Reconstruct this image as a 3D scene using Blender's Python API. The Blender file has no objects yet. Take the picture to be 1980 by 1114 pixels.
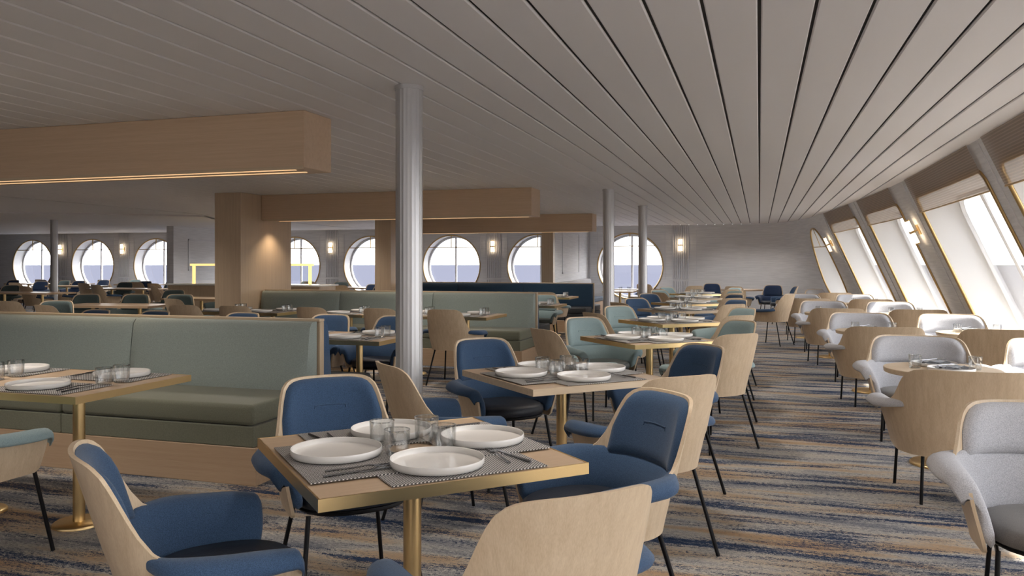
import bpy, bmesh, math, random
from mathutils import Vector, Matrix

random.seed(7)
SC = bpy.context.scene
COL = SC.collection
PI = math.pi

# ------------------------------------------------------------------ camera, world, sun, exposure
EYE = 1.37
YAW = math.radians(17.12)
cam_data = bpy.data.cameras.new('camera')
cam = bpy.data.objects.new('camera', cam_data)
COL.objects.link(cam)
cam.location = (0, 0, EYE)
cam.rotation_euler = (PI / 2, 0, YAW)
cam_data.sensor_width = 36
cam_data.lens = 36 * 1552 / 1980
cam_data.shift_y = -45 / 1980
cam_data.clip_start = 0.05
cam_data.clip_end = 60000
SC.camera = cam

SC.view_settings.view_transform = 'Standard'
SC.view_settings.look = 'None'
SC.view_settings.gamma = 1
SC.view_settings.exposure = 1.24
SC.cycles.use_denoising = True
SC.cycles.max_bounces = 10
SC.cycles.diffuse_bounces = 6
SC.cycles.transparent_max_bounces = 24
SC.cycles.sample_clamp_indirect = 8

world = bpy.data.worlds.new('sky')
SC.world = world
world.use_nodes = True
wn = world.node_tree
bg = wn.nodes['Background']
wtc = wn.nodes.new('ShaderNodeTexCoord')
wsep = wn.nodes.new('ShaderNodeSeparateXYZ')
wramp = wn.nodes.new('ShaderNodeValToRGB')
wn.links.new(wtc.outputs['Generated'], wsep.inputs[0])
wn.links.new(wsep.outputs['Z'], wramp.inputs[0])
wramp.color_ramp.elements[0].position = 0.0
wramp.color_ramp.elements[0].color = (1.0, 0.97, 0.94, 1)
wramp.color_ramp.elements[1].position = 0.6
wramp.color_ramp.elements[1].color = (0.90, 0.93, 1.0, 1)
wn.links.new(wramp.outputs[0], bg.inputs['Color'])
bg.inputs['Strength'].default_value = 2.6

sun_d = bpy.data.lights.new('sun', 'SUN')
sun_d.energy = 7.0
sun_d.angle = math.radians(1.0)
sun_d.color = (1.0, 0.93, 0.82)
sun = bpy.data.objects.new('sun', sun_d)
COL.objects.link(sun)
sun.location = (20, 10, 30)
SUN_DIR = Vector((-0.63, -0.12, -0.76))     # direction the light travels
sun.rotation_euler = SUN_DIR.to_track_quat('-Z', 'Y').to_euler()

# added fill lights: unseen spots under the ceiling, and a panel behind the camera
def spot(x, y, e, col=(1, .90, .80), size=2.5):
    ld = bpy.data.lights.new('fill_spot', 'SPOT'); ld.energy = e; ld.color = col; ld.spot_size = size; ld.spot_blend = 1.0; ld.shadow_soft_size = .12
    lo = bpy.data.objects.new('fill_spot', ld); COL.objects.link(lo); lo.location = (x, y, 2.43)
for _y in (0.5, 3.2, 6.2, 9.2, 12.2, 15.2, 18.2, 20.8):
    for _x in (-0.6, -4.3, -9.0, -14.0, -20.0):
        if _x < -5 and _y < 6: continue
        if _x < -10 and _y < 9: continue
        spot(_x + (1.1 if _x == -4.3 and _y > 17 else 0), _y, (40 if _x > -2 else 64) if _y < 18 else (55 if _y < 20 else 66), (1, .90, .80) if _y < 18 else (1, .96, .93))
al = bpy.data.lights.new('aft_fill', 'AREA'); al.shape = 'RECTANGLE'; al.size = 12; al.size_y = 2.0; al.energy = 55; al.color = (1, .95, .88)  # unseen fill panel added just inside the aft wall
ao = bpy.data.objects.new('aft_fill', al); COL.objects.link(ao); ao.location = (-4.5, -5.5, 1.3); ao.rotation_euler = (PI / 2, 0, PI)

# ------------------------------------------------------------------ camera helper for reading positions off the photograph
FX = Vector((-math.sin(YAW), math.cos(YAW), 0))
RX = Vector((math.cos(YAW), math.sin(YAW), 0))

def at_px(px, D):
    """ground position on the vertical line through photo column px at depth D"""
    p = FX * D + RX * ((px - 990) / 1552 * D)
    return p.x, p.y

# ------------------------------------------------------------------ materials
def new_mat(name):
    m = bpy.data.materials.new(name)
    m.use_nodes = True
    nt = m.node_tree
    b = nt.nodes['Principled BSDF']
    return m, nt, b

def plain(name, col, rough=0.5, metal=0.0, bump=0.0, bscale=200, emit=None, estr=0, spec=None, sheen=0):
    m, nt, b = new_mat(name)
    b.inputs['Base Color'].default_value = (*col, 1)
    b.inputs['Roughness'].default_value = rough
    b.inputs['Metallic'].default_value = metal
    if spec is not None:
        b.inputs['Specular IOR Level'].default_value = spec
    if sheen:
        b.inputs['Sheen Weight'].default_value = sheen
    if emit:
        b.inputs['Emission Color'].default_value = (*emit, 1)
        b.inputs['Emission Strength'].default_value = estr
    if bump:
        tc = nt.nodes.new('ShaderNodeTexCoord')
        n = nt.nodes.new('ShaderNodeTexNoise'); n.inputs['Scale'].default_value = bscale
        n.inputs['Detail'].default_value = 2
        bp = nt.nodes.new('ShaderNodeBump'); bp.inputs['Strength'].default_value = bump
        bp.inputs['Distance'].default_value = 0.002
        nt.links.new(tc.outputs['Object'], n.inputs['Vector'])
        nt.links.new(n.outputs['Fac'], bp.inputs['Height'])
        nt.links.new(bp.outputs[0], b.inputs['Normal'])
    return m

def wood(name, c1, c2, axis='z', rough=0.42, fine=1.0):
    m, nt, b = new_mat(name)
    tc = nt.nodes.new('ShaderNodeTexCoord')
    oi = nt.nodes.new('ShaderNodeObjectInfo')
    add = nt.nodes.new('ShaderNodeVectorMath'); add.operation = 'ADD'
    sc = nt.nodes.new('ShaderNodeVectorMath'); sc.operation = 'SCALE'; sc.inputs['Scale'].default_value = 7.0
    cmb = nt.nodes.new('ShaderNodeCombineXYZ')
    for k in range(3):
        nt.links.new(oi.outputs['Random'], cmb.inputs[k])
    nt.links.new(cmb.outputs[0], sc.inputs[0])
    mp = nt.nodes.new('ShaderNodeMapping')
    s = {'x': (.9, 45, 45), 'y': (45, .9, 45), 'z': (45, 45, .9)}[axis]
    mp.inputs['Scale'].default_value = s
    nt.links.new(tc.outputs['Object'], add.inputs[0])
    nt.links.new(sc.outputs[0], add.inputs[1])
    nt.links.new(add.outputs[0], mp.inputs['Vector'])
    n1 = nt.nodes.new('ShaderNodeTexNoise'); n1.inputs['Scale'].default_value = 1.0
    n1.inputs['Detail'].default_value = 5; n1.inputs['Distortion'].default_value = 0.12
    n2 = nt.nodes.new('ShaderNodeTexNoise'); n2.inputs['Scale'].default_value = 8.0 * fine
    n2.inputs['Detail'].default_value = 3
    nt.links.new(mp.outputs[0], n1.inputs['Vector']); nt.links.new(mp.outputs[0], n2.inputs['Vector'])
    mx = nt.nodes.new('ShaderNodeMath'); mx.operation = 'MULTIPLY_ADD'
    mx.inputs[1].default_value = 0.55
    mh = nt.nodes.new('ShaderNodeMath'); mh.operation = 'MULTIPLY'; mh.inputs[1].default_value = 0.45
    nt.links.new(n2.outputs['Fac'], mh.inputs[0])
    nt.links.new(n1.outputs['Fac'], mx.inputs[0]); nt.links.new(mh.outputs[0], mx.inputs[2])
    r = nt.nodes.new('ShaderNodeValToRGB')
    r.color_ramp.elements[0].position = 0.28; r.color_ramp.elements[0].color = (*c1, 1)
    r.color_ramp.elements[1].position = 0.72; r.color_ramp.elements[1].color = (*c2, 1)
    nt.links.new(mx.outputs[0], r.inputs[0]); nt.links.new(r.outputs[0], b.inputs['Base Color'])
    b.inputs['Roughness'].default_value = rough
    bp = nt.nodes.new('ShaderNodeBump'); bp.inputs['Strength'].default_value = 0.12; bp.inputs['Distance'].default_value = 0.001
    nt.links.new(n2.outputs['Fac'], bp.inputs['Height']); nt.links.new(bp.outputs[0], b.inputs['Normal'])
    return m

def fabric(name, c1, c2, scale=420, rough=0.9, bump=0.35):
    m, nt, b = new_mat(name)
    tc = nt.nodes.new('ShaderNodeTexCoord')
    n = nt.nodes.new('ShaderNodeTexNoise'); n.inputs['Scale'].default_value = scale; n.inputs['Detail'].default_value = 3
    r = nt.nodes.new('ShaderNodeValToRGB')
    r.color_ramp.elements[0].position = 0.35; r.color_ramp.elements[0].color = (*c1, 1)
    r.color_ramp.elements[1].position = 0.65; r.color_ramp.elements[1].color = (*c2, 1)
    nt.links.new(tc.outputs['Object'], n.inputs['Vector'])
    nt.links.new(n.outputs['Fac'], r.inputs[0]); nt.links.new(r.outputs[0], b.inputs['Base Color'])
    b.inputs['Roughness'].default_value = rough
    b.inputs['Specular IOR Level'].default_value = 0.25
    b.inputs['Sheen Weight'].default_value = 0.15
    bp = nt.nodes.new('ShaderNodeBump'); bp.inputs['Strength'].default_value = bump; bp.inputs['Distance'].default_value = 0.001
    nt.links.new(n.outputs['Fac'], bp.inputs['Height']); nt.links.new(bp.outputs[0], b.inputs['Normal'])
    return m

MT = {}
OAK1, OAK2 = (0.52, 0.39, 0.255), (0.69, 0.555, 0.395)
MT['oak'] = wood('light_oak', OAK1, OAK2, 'z')
MT['oak_x'] = wood('light_oak_lengthwise', OAK1, OAK2, 'x')
MT['oak_y'] = wood('light_oak_crosswise', OAK1, OAK2, 'y')
MT['beam'] = wood('beam_oak', (0.58, 0.41, 0.27), (0.70, 0.52, 0.36), 'x')
MT['colwood'] = wood('column_oak', (0.58, 0.43, 0.29), (0.73, 0.57, 0.40), 'z')
MT['top'] = wood('tabletop_oak', (0.47, 0.33, 0.21), (0.60, 0.45, 0.31), 'x', rough=0.3)
MT['plinth'] = wood('plinth_oak', (0.42, 0.29, 0.185), (0.53, 0.38, 0.25), 'x')
MT['brass'] = plain('brushed_brass', (0.82, 0.60, 0.30), 0.30, 1.0, 0.15, 500)
MT['goldrim'] = plain('gold_window_frame', (0.55, 0.38, 0.17), 0.35, 0.9)
MT['black'] = plain('black_metal', (0.012, 0.012, 0.014), 0.4, 0.6)
MT['blue'] = fabric('blue_wool', (0.026, 0.055, 0.11), (0.055, 0.105, 0.195))
MT['navy'] = fabric('navy_wool', (0.012, 0.024, 0.062), (0.028, 0.050, 0.105))
MT['teal'] = fabric('pale_teal_wool', (0.20, 0.275, 0.285), (0.30, 0.39, 0.40))
MT['slate'] = fabric('slate_green_wool', (0.060, 0.085, 0.085), (0.105, 0.14, 0.14))
MT['grey'] = fabric('grey_wool', (0.36, 0.36, 0.385), (0.56, 0.56, 0.58), scale=300)
MT['seat_blue'] = plain('dark_navy_leather', (0.010, 0.014, 0.024), 0.5, 0, 0.4, 180)
MT['seat_teal'] = plain('grey_green_leather', (0.075, 0.085, 0.078), 0.55, 0, 0.4, 180)
MT['seat_grey'] = fabric('taupe_fabric', (0.13, 0.12, 0.115), (0.19, 0.18, 0.17))
MT['bench_green'] = fabric('sage_bench_fabric', (0.275, 0.32, 0.295), (0.33, 0.38, 0.355), scale=160, bump=0.15)
MT['bench_seat'] = fabric('sage_seat_vinyl', (0.15, 0.155, 0.11), (0.185, 0.19, 0.14), scale=160, rough=0.6, bump=0.1)
MT['bench_blue'] = fabric('blue_bench_fabric', (0.035, 0.075, 0.15), (0.055, 0.11, 0.205), scale=160, bump=0.15)
MT['bench_navy'] = fabric('navy_bench_fabric', (0.014, 0.035, 0.065), (0.022, 0.05, 0.09), scale=160, bump=0.15)
MT['bench_dark'] = plain('charcoal_vinyl', (0.03, 0.033, 0.037), 0.55, 0, 0.2, 150)
MT['bench_grey'] = fabric('pale_grey_bench_fabric', (0.42, 0.41, 0.42), (0.5, 0.49, 0.5), scale=160)
MT['plate'] = plain('stoneware_glaze', (0.72, 0.70, 0.67), 0.22)
MT['rim'] = plain('white_glaze', (0.86, 0.85, 0.83), 0.3)
MT['napkin'] = fabric('grey_linen', (0.22, 0.23, 0.25), (0.34, 0.35, 0.37))
MT['steel'] = plain('dark_steel', (0.26, 0.26, 0.27), 0.22, 1.0)
MT['ceil'] = plain('ceiling_paint', (0.74, 0.72, 0.725), 0.55)
MT['ceil_smooth'] = plain('ceiling_plaster', (0.75, 0.735, 0.74), 0.7)
MT['groove'] = plain('groove_shadow_gap', (0.05, 0.048, 0.046), 0.8)
MT['white'] = plain('white_reveal_paint', (0.80, 0.80, 0.80), 0.5)
MT['chartreuse'] = plain('chartreuse_panel', (0.45, 0.55, 0.02), 0.5)
MT['led'] = plain('warm_led', (1, 0.8, 0.5), 0.5, emit=(1.0, 0.62, 0.32), estr=0.35)
MT['lamp'] = plain('warm_lamp_glass', (1, 0.9, 0.75), 0.5, emit=(1.0, 0.80, 0.55), estr=2.6)
MT['gold_emissive'] = plain('gold_emissive_frame', (0.9, 0.65, 0.2), 0.4, emit=(1.0, 0.72, 0.28), estr=.5)  # weak emission put into the gold colour
MT['counter'] = plain('white_stone', (0.75, 0.74, 0.72), 0.25)

# brushed aluminium posts
MT['alu'] = plain('brushed_aluminium', (0.60, 0.60, 0.61), 0.38, 0.65)

def wallpaper():
    m, nt, b = new_mat('grasscloth_wallpaper')
    tc = nt.nodes.new('ShaderNodeTexCoord'); mp = nt.nodes.new('ShaderNodeMapping')
    mp.inputs['Scale'].default_value = (2.5, 2.5, 55)
    n = nt.nodes.new('ShaderNodeTexNoise'); n.inputs['Scale'].default_value = 1.0; n.inputs['Detail'].default_value = 4
    r = nt.nodes.new('ShaderNodeValToRGB')
    r.color_ramp.elements[0].position = 0.35; r.color_ramp.elements[0].color = (0.62, 0.62, 0.635, 1)
    r.color_ramp.elements[1].position = 0.68; r.color_ramp.elements[1].color = (0.73, 0.73, 0.745, 1)
    nt.links.new(tc.outputs['Object'], mp.inputs[0]); nt.links.new(mp.outputs[0], n.inputs[0])
    nt.links.new(n.outputs['Fac'], r.inputs[0]); nt.links.new(r.outputs[0], b.inputs['Base Color'])
    b.inputs['Roughness'].default_value = 0.75
    bp = nt.nodes.new('ShaderNodeBump'); bp.inputs['Strength'].default_value = 0.25; bp.inputs['Distance'].default_value = 0.004
    nt.links.new(n.outputs['Fac'], bp.inputs['Height']); nt.links.new(bp.outputs[0], b.inputs['Normal'])
    return m
MT['wall'] = wallpaper()
MT['wallpaint'] = plain('grey_wall_paint', (0.62, 0.62, 0.65), 0.6)

def carpet():
    m, nt, b = new_mat('streaked_carpet')
    L = nt.links.new
    tc = nt.nodes.new('ShaderNodeTexCoord')
    src = tc.outputs['Object']
    def noise(scale, mscale, detail=4, dist=0.0):
        mp = nt.nodes.new('ShaderNodeMapping'); mp.inputs['Scale'].default_value = mscale
        L(src, mp.inputs[0])
        n = nt.nodes.new('ShaderNodeTexNoise'); n.inputs['Scale'].default_value = scale
        n.inputs['Detail'].default_value = detail; n.inputs['Distortion'].default_value = dist
        L(mp.outputs[0], n.inputs[0]); return n
    jit = nt.nodes.new('ShaderNodeTexNoise'); jit.inputs['Scale'].default_value = 120; jit.inputs['Detail'].default_value = 2
    L(src, jit.inputs[0])
    jm = nt.nodes.new('ShaderNodeVectorMath'); jm.operation = 'MULTIPLY_ADD'; jm.inputs[1].default_value = (.07, .030, 0)
    L(jit.outputs['Color'], jm.inputs[0]); L(tc.outputs['Object'], jm.inputs[2])
    src = jm.outputs[0]
    st = noise(1.0, (.8, 7.5, 1), 7, 0.3)          # broad streaks running across the aisle
    st2 = noise(1.0, (1.8, 20, 1), 5, 0.3)
    fib = noise(60, (1, 1.8, 1), 6)                    # fibre speckle
    a = nt.nodes.new('ShaderNodeMath'); a.operation = 'MULTIPLY_ADD'; a.inputs[1].default_value = 0.62
    L(st.outputs['Fac'], a.inputs[0])
    a2 = nt.nodes.new('ShaderNodeMath'); a2.operation = 'MULTIPLY'; a2.inputs[1].default_value = 0.38
    L(st2.outputs['Fac'], a2.inputs[0]); L(a2.outputs[0], a.inputs[2])
    sp = nt.nodes.new('ShaderNodeMath'); sp.operation = 'MULTIPLY_ADD'; sp.inputs[1].default_value = 0.85; sp.inputs[2].default_value = -0.425
    L(fib.outputs['Fac'], sp.inputs[0])
    ct = nt.nodes.new('ShaderNodeMath'); ct.operation = 'MULTIPLY_ADD'; ct.inputs[1].default_value = 1.7; ct.inputs[2].default_value = -.36
    L(a.outputs[0], ct.inputs[0])
    s = nt.nodes.new('ShaderNodeMath'); s.operation = 'ADD'
    L(ct.outputs[0], s.inputs[0]); L(sp.outputs[0], s.inputs[1])
    tn_ = noise(1.0, (.7, 4.5, 1), 5, 0.3)
    tn_.inputs['Scale'].default_value = 1.3
    t0 = nt.nodes.new('ShaderNodeMath'); t0.operation = 'MULTIPLY_ADD'; t0.inputs[1].default_value = .35; t0.inputs[2].default_value = -.175
    L(fib.outputs['Fac'], t0.inputs[0])
    t1 = nt.nodes.new('ShaderNodeMath'); t1.operation = 'ADD'; L(tn_.outputs['Fac'], t1.inputs[0]); L(t0.outputs[0], t1.inputs[1])
    r = nt.nodes.new('ShaderNodeValToRGB'); cr = r.color_ramp
    cr.elements[0].position = 0.34; cr.elements[0].color = (0.17, 0.18, 0.21, 1)
    cr.elements[1].position = 0.68; cr.elements[1].color = (0.40, 0.27, 0.165, 1)
    for p, c in ((0.44, (0.33, 0.325, 0.32)), (0.51, (0.43, 0.405, 0.37)), (0.58, (0.44, 0.355, 0.265))):
        e = cr.elements.new(p); e.color = (*c, 1)
    L(t1.outputs[0], r.inputs[0])
    nf = nt.nodes.new('ShaderNodeValToRGB')
    nf.color_ramp.elements[0].position = 0.36; nf.color_ramp.elements[0].color = (1, 1, 1, 1)
    nf.color_ramp.elements[1].position = 0.50; nf.color_ramp.elements[1].color = (0, 0, 0, 1)
    L(s.outputs[0], nf.inputs[0])
    nv = nt.nodes.new('ShaderNodeMix'); nv.data_type = 'RGBA'
    L(nf.outputs[0], nv.inputs['Factor']); L(r.outputs[0], nv.inputs['A']); nv.inputs['B'].default_value = (0.028, 0.050, 0.105, 1)
    fv = nt.nodes.new('ShaderNodeMapRange'); fv.inputs['From Min'].default_value = .3; fv.inputs['From Max'].default_value = .7
    fv.inputs['To Min'].default_value = .62; fv.inputs['To Max'].default_value = 1.3; L(fib.outputs['Fac'], fv.inputs['Value'])
    mv = nt.nodes.new('ShaderNodeVectorMath'); mv.operation = 'SCALE'
    L(nv.outputs['Result'], mv.inputs[0]); L(fv.outputs[0], mv.inputs['Scale'])
    L(mv.outputs[0], b.inputs['Base Color'])
    b.inputs['Roughness'].default_value = 0.95; b.inputs['Specular IOR Level'].default_value = 0.1
    bp = nt.nodes.new('ShaderNodeBump'); bp.inputs['Strength'].default_value = 0.5; bp.inputs['Distance'].default_value = 0.006
    L(fib.outputs['Fac'], bp.inputs['Height']); L(bp.outputs[0], b.inputs['Normal'])
    return m
MT['carpet'] = carpet()

def placemat_mat():
    m, nt, b = new_mat('woven_placemat')
    L = nt.links.new
    tc = nt.nodes.new('ShaderNodeTexCoord')
    w = []
    for ax in (0, 1):
        sep = nt.nodes.new('ShaderNodeSeparateXYZ'); L(tc.outputs['Object'], sep.inputs[0])
        k = nt.nodes.new('ShaderNodeMath'); k.operation = 'MULTIPLY'; k.inputs[1].default_value = 2 * PI / 0.0115
        L(sep.outputs[ax], k.inputs[0])
        sn = nt.nodes.new('ShaderNodeMath'); sn.operation = 'SINE'; L(k.outputs[0], sn.inputs[0]); w.append(sn)
    mul = nt.nodes.new('ShaderNodeMath'); mul.operation = 'MULTIPLY'
    L(w[0].outputs[0], mul.inputs[0]); L(w[1].outputs[0], mul.inputs[1])
    r = nt.nodes.new('ShaderNodeValToRGB')
    r.color_ramp.elements[0].position = 0.0; r.color_ramp.elements[0].color = (0.055, 0.052, 0.05, 1)
    r.color_ramp.elements[1].position = 0.45; r.color_ramp.elements[1].color = (0.66, 0.64, 0.62, 1)
    L(mul.outputs[0], r.inputs[0]); L(r.outputs[0], b.inputs['Base Color'])
    b.inputs['Roughness'].default_value = 0.6
    bp = nt.nodes.new('ShaderNodeBump'); bp.inputs['Strength'].default_value = 0.5; bp.inputs['Distance'].default_value = 0.001
    L(mul.outputs[0], bp.inputs['Height']); L(bp.outputs[0], b.inputs['Normal'])
    return m
MT['mat'] = placemat_mat()

def thin_glass(name, tint, base, fm=.8):
    m = bpy.data.materials.new(name); m.use_nodes = True
    nt = m.node_tree; nt.nodes.clear(); L = nt.links.new
    out = nt.nodes.new('ShaderNodeOutputMaterial'); mix = nt.nodes.new('ShaderNodeMixShader')
    tr = nt.nodes.new('ShaderNodeBsdfTransparent'); tr.inputs[0].default_value = (*tint, 1)
    gl = nt.nodes.new('ShaderNodeBsdfGlossy'); gl.inputs['Roughness'].default_value = 0.03
    fr = nt.nodes.new('ShaderNodeFresnel'); fr.inputs['IOR'].default_value = 1.45
    ad = nt.nodes.new('ShaderNodeMath'); ad.operation = 'MULTIPLY_ADD'; ad.inputs[1].default_value = fm; ad.inputs[2].default_value = base
    L(fr.outputs[0], ad.inputs[0]); L(ad.outputs[0], mix.inputs[0]); L(tr.outputs[0], mix.inputs[1]); L(gl.outputs[0], mix.inputs[2])
    L(mix.outputs[0], out.inputs[0])
    return m
MT['tumbler'] = thin_glass('tumbler_glass', (0.94, 0.945, 0.945), 0.10, .3)
MT['tumbler_rim'] = thin_glass('tumbler_edge_glass', (0.80, 0.82, 0.82), 0.34, .4)
MT['pane'] = thin_glass('window_glass', (0.97, 0.98, 0.99), 0.0)

def shade_mat():
    m = bpy.data.materials.new('woven_shade'); m.use_nodes = True
    nt = m.node_tree; nt.nodes.clear(); L = nt.links.new
    out = nt.nodes.new('ShaderNodeOutputMaterial')
    tc = nt.nodes.new('ShaderNodeTexCoord'); sep = nt.nodes.new('ShaderNodeSeparateXYZ'); L(tc.outputs['Object'], sep.inputs[0])
    k = nt.nodes.new('ShaderNodeMath'); k.operation = 'MULTIPLY'; k.inputs[1].default_value = 2 * PI / 0.022; L(sep.outputs[2], k.inputs[0])
    sn = nt.nodes.new('ShaderNodeMath'); sn.operation = 'SINE'; L(k.outputs[0], sn.inputs[0])
    r = nt.nodes.new('ShaderNodeValToRGB')
    r.color_ramp.elements[0].position = 0.1; r.color_ramp.elements[0].color = (0.36, 0.27, 0.20, 1)
    r.color_ramp.elements[1].position = 0.8; r.color_ramp.elements[1].color = (0.54, 0.42, 0.32, 1)
    L(sn.outputs[0], r.inputs[0])
    d = nt.nodes.new('ShaderNodeBsdfDiffuse'); t = nt.nodes.new('ShaderNodeBsdfTranslucent'); tr = nt.nodes.new('ShaderNodeBsdfTransparent')
    L(r.outputs[0], d.inputs[0]); L(r.outputs[0], t.inputs[0])
    m1 = nt.nodes.new('ShaderNodeMixShader'); m1.inputs[0].default_value = 0.45
    L(d.outputs[0], m1.inputs[1]); L(t.outputs[0], m1.inputs[2])
    m2 = nt.nodes.new('ShaderNodeMixShader'); m2.inputs[0].default_value = 0.42
    L(m1.outputs[0], m2.inputs[1]); L(tr.outputs[0], m2.inputs[2]); L(m2.outputs[0], out.inputs[0])
    return m
MT['shade'] = shade_mat()

# ------------------------------------------------------------------ mesh helpers
class MB:
    def __init__(self): self.v = []; self.f = []
    def box(self, x0, x1, y0, y1, z0, z1):
        n = len(self.v)
        self.v += [(x0, y0, z0), (x1, y0, z0), (x1, y1, z0), (x0, y1, z0), (x0, y0, z1), (x1, y0, z1), (x1, y1, z1), (x0, y1, z1)]
        self.f += [tuple(n + i for i in q) for q in ((0, 3, 2, 1), (4, 5, 6, 7), (0, 1, 5, 4), (1, 2, 6, 5), (2, 3, 7, 6), (3, 0, 4, 7))]
        return self
    def grid(self, pts, closed_u=False, closed_v=False):
        """pts[i][j]"""
        n = len(self.v); I = len(pts); J = len(pts[0])
        for row in pts: self.v += [tuple(p) for p in row]
        for i in range(I if closed_u else I - 1):
            for j in range(J if closed_v else J - 1):
                a = n + i * J + j; b = n + ((i + 1) % I) * J + j
                c = n + ((i + 1) % I) * J + (j + 1) % J; d = n + i * J + (j + 1) % J
                self.f.append((a, b, c, d))
        return self
    def ngon(self, pts):
        n = len(self.v); self.v += [tuple(p) for p in pts]; self.f.append(tuple(range(n, n + len(pts)))); return self
    def lathe(self, prof, cx=0, cy=0, seg=24, flute=0):
        rows = []
        for r, z in prof:
            rows.append([(cx + r * (1 + (flute if k % 2 else 0)) * math.cos(2 * PI * k / seg), cy + r * (1 + (flute if k % 2 else 0)) * math.sin(2 * PI * k / seg), z) for k in range(seg)])
        return self.grid(rows, closed_v=True)
    def tube(self, path, r, seg=8, closed=False, cap=True):
        P = [Vector(p) for p in path]; rows = []; N = len(P)
        up = None
        for i, p in enumerate(P):
            if closed: t = (P[(i + 1) % N] - P[i - 1])
            else: t = P[min(i + 1, N - 1)] - P[max(i - 1, 0)]
            t.normalize()
            if up is None: up = Vector((0, 0, 1)) if abs(t.z) < 0.9 else Vector((1, 0, 0))
            a = t.cross(up).normalized(); b = a.cross(t).normalized(); up = b
            rr = r[i] if isinstance(r, (list, tuple)) else r
            rows.append([tuple(p + (a * math.cos(2 * PI * k / seg) + b * math.sin(2 * PI * k / seg)) * rr) for k in range(seg)])
        self.grid(rows, closed_u=closed, closed_v=True)
        if not closed and cap:
            self.ngon(rows[0][::-1]); self.ngon(rows[-1])
        return self
    def build(self, name, mat, parent=None, smooth=False, bevel=0, bseg=2, autos=None, fix=True):
        me = bpy.data.meshes.new(name)
        me.from_pydata(self.v, [], self.f)
        bm = bmesh.new(); bm.from_mesh(me)
        if fix:
            bmesh.ops.remove_doubles(bm, verts=bm.verts, dist=1e-5)
            bmesh.ops.recalc_face_normals(bm, faces=bm.faces)
        if bevel:
            es = [e for e in bm.edges if e.is_manifold and e.calc_face_angle(0) > 0.6]
            bmesh.ops.bevel(bm, geom=es, offset=bevel, segments=bseg, affect='EDGES', profile=0.5, clamp_overlap=True)
        if smooth:
            for f in bm.faces: f.smooth = True
            ang = autos if autos is not None else 0.9
            for e in bm.edges:
                if e.is_manifold and e.calc_face_angle(0) > ang: e.smooth = False
        bm.to_mesh(me); bm.free()
        me.materials.append(MT[mat] if isinstance(mat, str) else mat)
        o = bpy.data.objects.new(name, me); COL.objects.link(o)
        if parent is not None: o.parent = parent
        return o

def tag(o, label=None, cat=None, group=None, kind=None):
    if label: o['label'] = label
    if cat: o['category'] = cat
    if group: o['group'] = group
    if kind: o['kind'] = kind
    return o

def empty(name, loc=(0, 0, 0), rz=0):
    o = bpy.data.objects.new(name, None); COL.objects.link(o)
    o.location = loc; o.rotation_euler = (0, 0, rz); o.empty_display_size = 0.1
    return o

def copy_tree(o, parent=None):
    c = o.copy(); COL.objects.link(c)
    c.parent = parent
    for ch in list(o.children): copy_tree(ch, c)
    return c

def struct(o): o['kind'] = 'structure'; return o

def lerp(a, b, t): return a + (b - a) * t
def sstep(x, a, b):
    t = max(0.0, min(1.0, (x - a) / (b - a))); return t * t * (3 - 2 * t)
def interp(x, pts):
    if x <= pts[0][0]: return pts[0][1]
    for (x0, y0), (x1, y1) in zip(pts, pts[1:]):
        if x <= x1: return lerp(y0, y1, (x - x0) / (x1 - x0))
    return pts[-1][1]

# ------------------------------------------------------------------ the curved, leaning window wall (starboard side)
CTRL = [(1.8, -8), (1.8, -6), (1.8, 0), (1.8, 6), (1.8, 9), (1.78, 11), (1.70, 13), (1.56, 14.8), (1.42, 16.6), (1.26, 18.3), (1.08, 19.7), (.85, 20.8),
        (.5, 21.6), (0, 22.05), (-.6, 22.2), (-1.2, 22.2)]
CV = []
for i in range(1, len(CTRL) - 2):
    a, b, c, d = [Vector(q) for q in CTRL[i - 1:i + 3]]
    for k in range(24):
        t = k / 24
        CV.append(.5 * ((2 * b) + (-a + c) * t + (2 * a - 5 * b + 4 * c - d) * t * t + (-a + 3 * b - 3 * c + d) * t ** 3))
CV.append(Vector(CTRL[-2]))
CS = [0.0]
for p, q in zip(CV, CV[1:]): CS.append(CS[-1] + (q - p).length)
# s is measured so that s == world Y along the straight part
S0 = -6.0
STOT = CS[-1] + S0
HC = 2.45
def cv_at(s):
    s = max(0.0, min(CS[-1], s - S0))
    lo, hi = 0, len(CS) - 1
    while hi - lo > 1:
        m = (lo + hi) // 2
        if CS[m] <= s: lo = m
        else: hi = m
    return CV[lo].lerp(CV[hi], (s - CS[lo]) / (CS[hi] - CS[lo]))
def wall_pt(s, z, off=0.0):
    p = cv_at(s); t = cv_at(s + .05) - cv_at(s - .05); t.normalize()
    n = Vector((t.y, -t.x)); k = .449 * (1 - sstep(s, STOT - 4.0, STOT - 0.6)) * (HC - z)
    return Vector((p.x + n.x * (k + off), p.y + n.y * (k + off), z))

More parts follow.
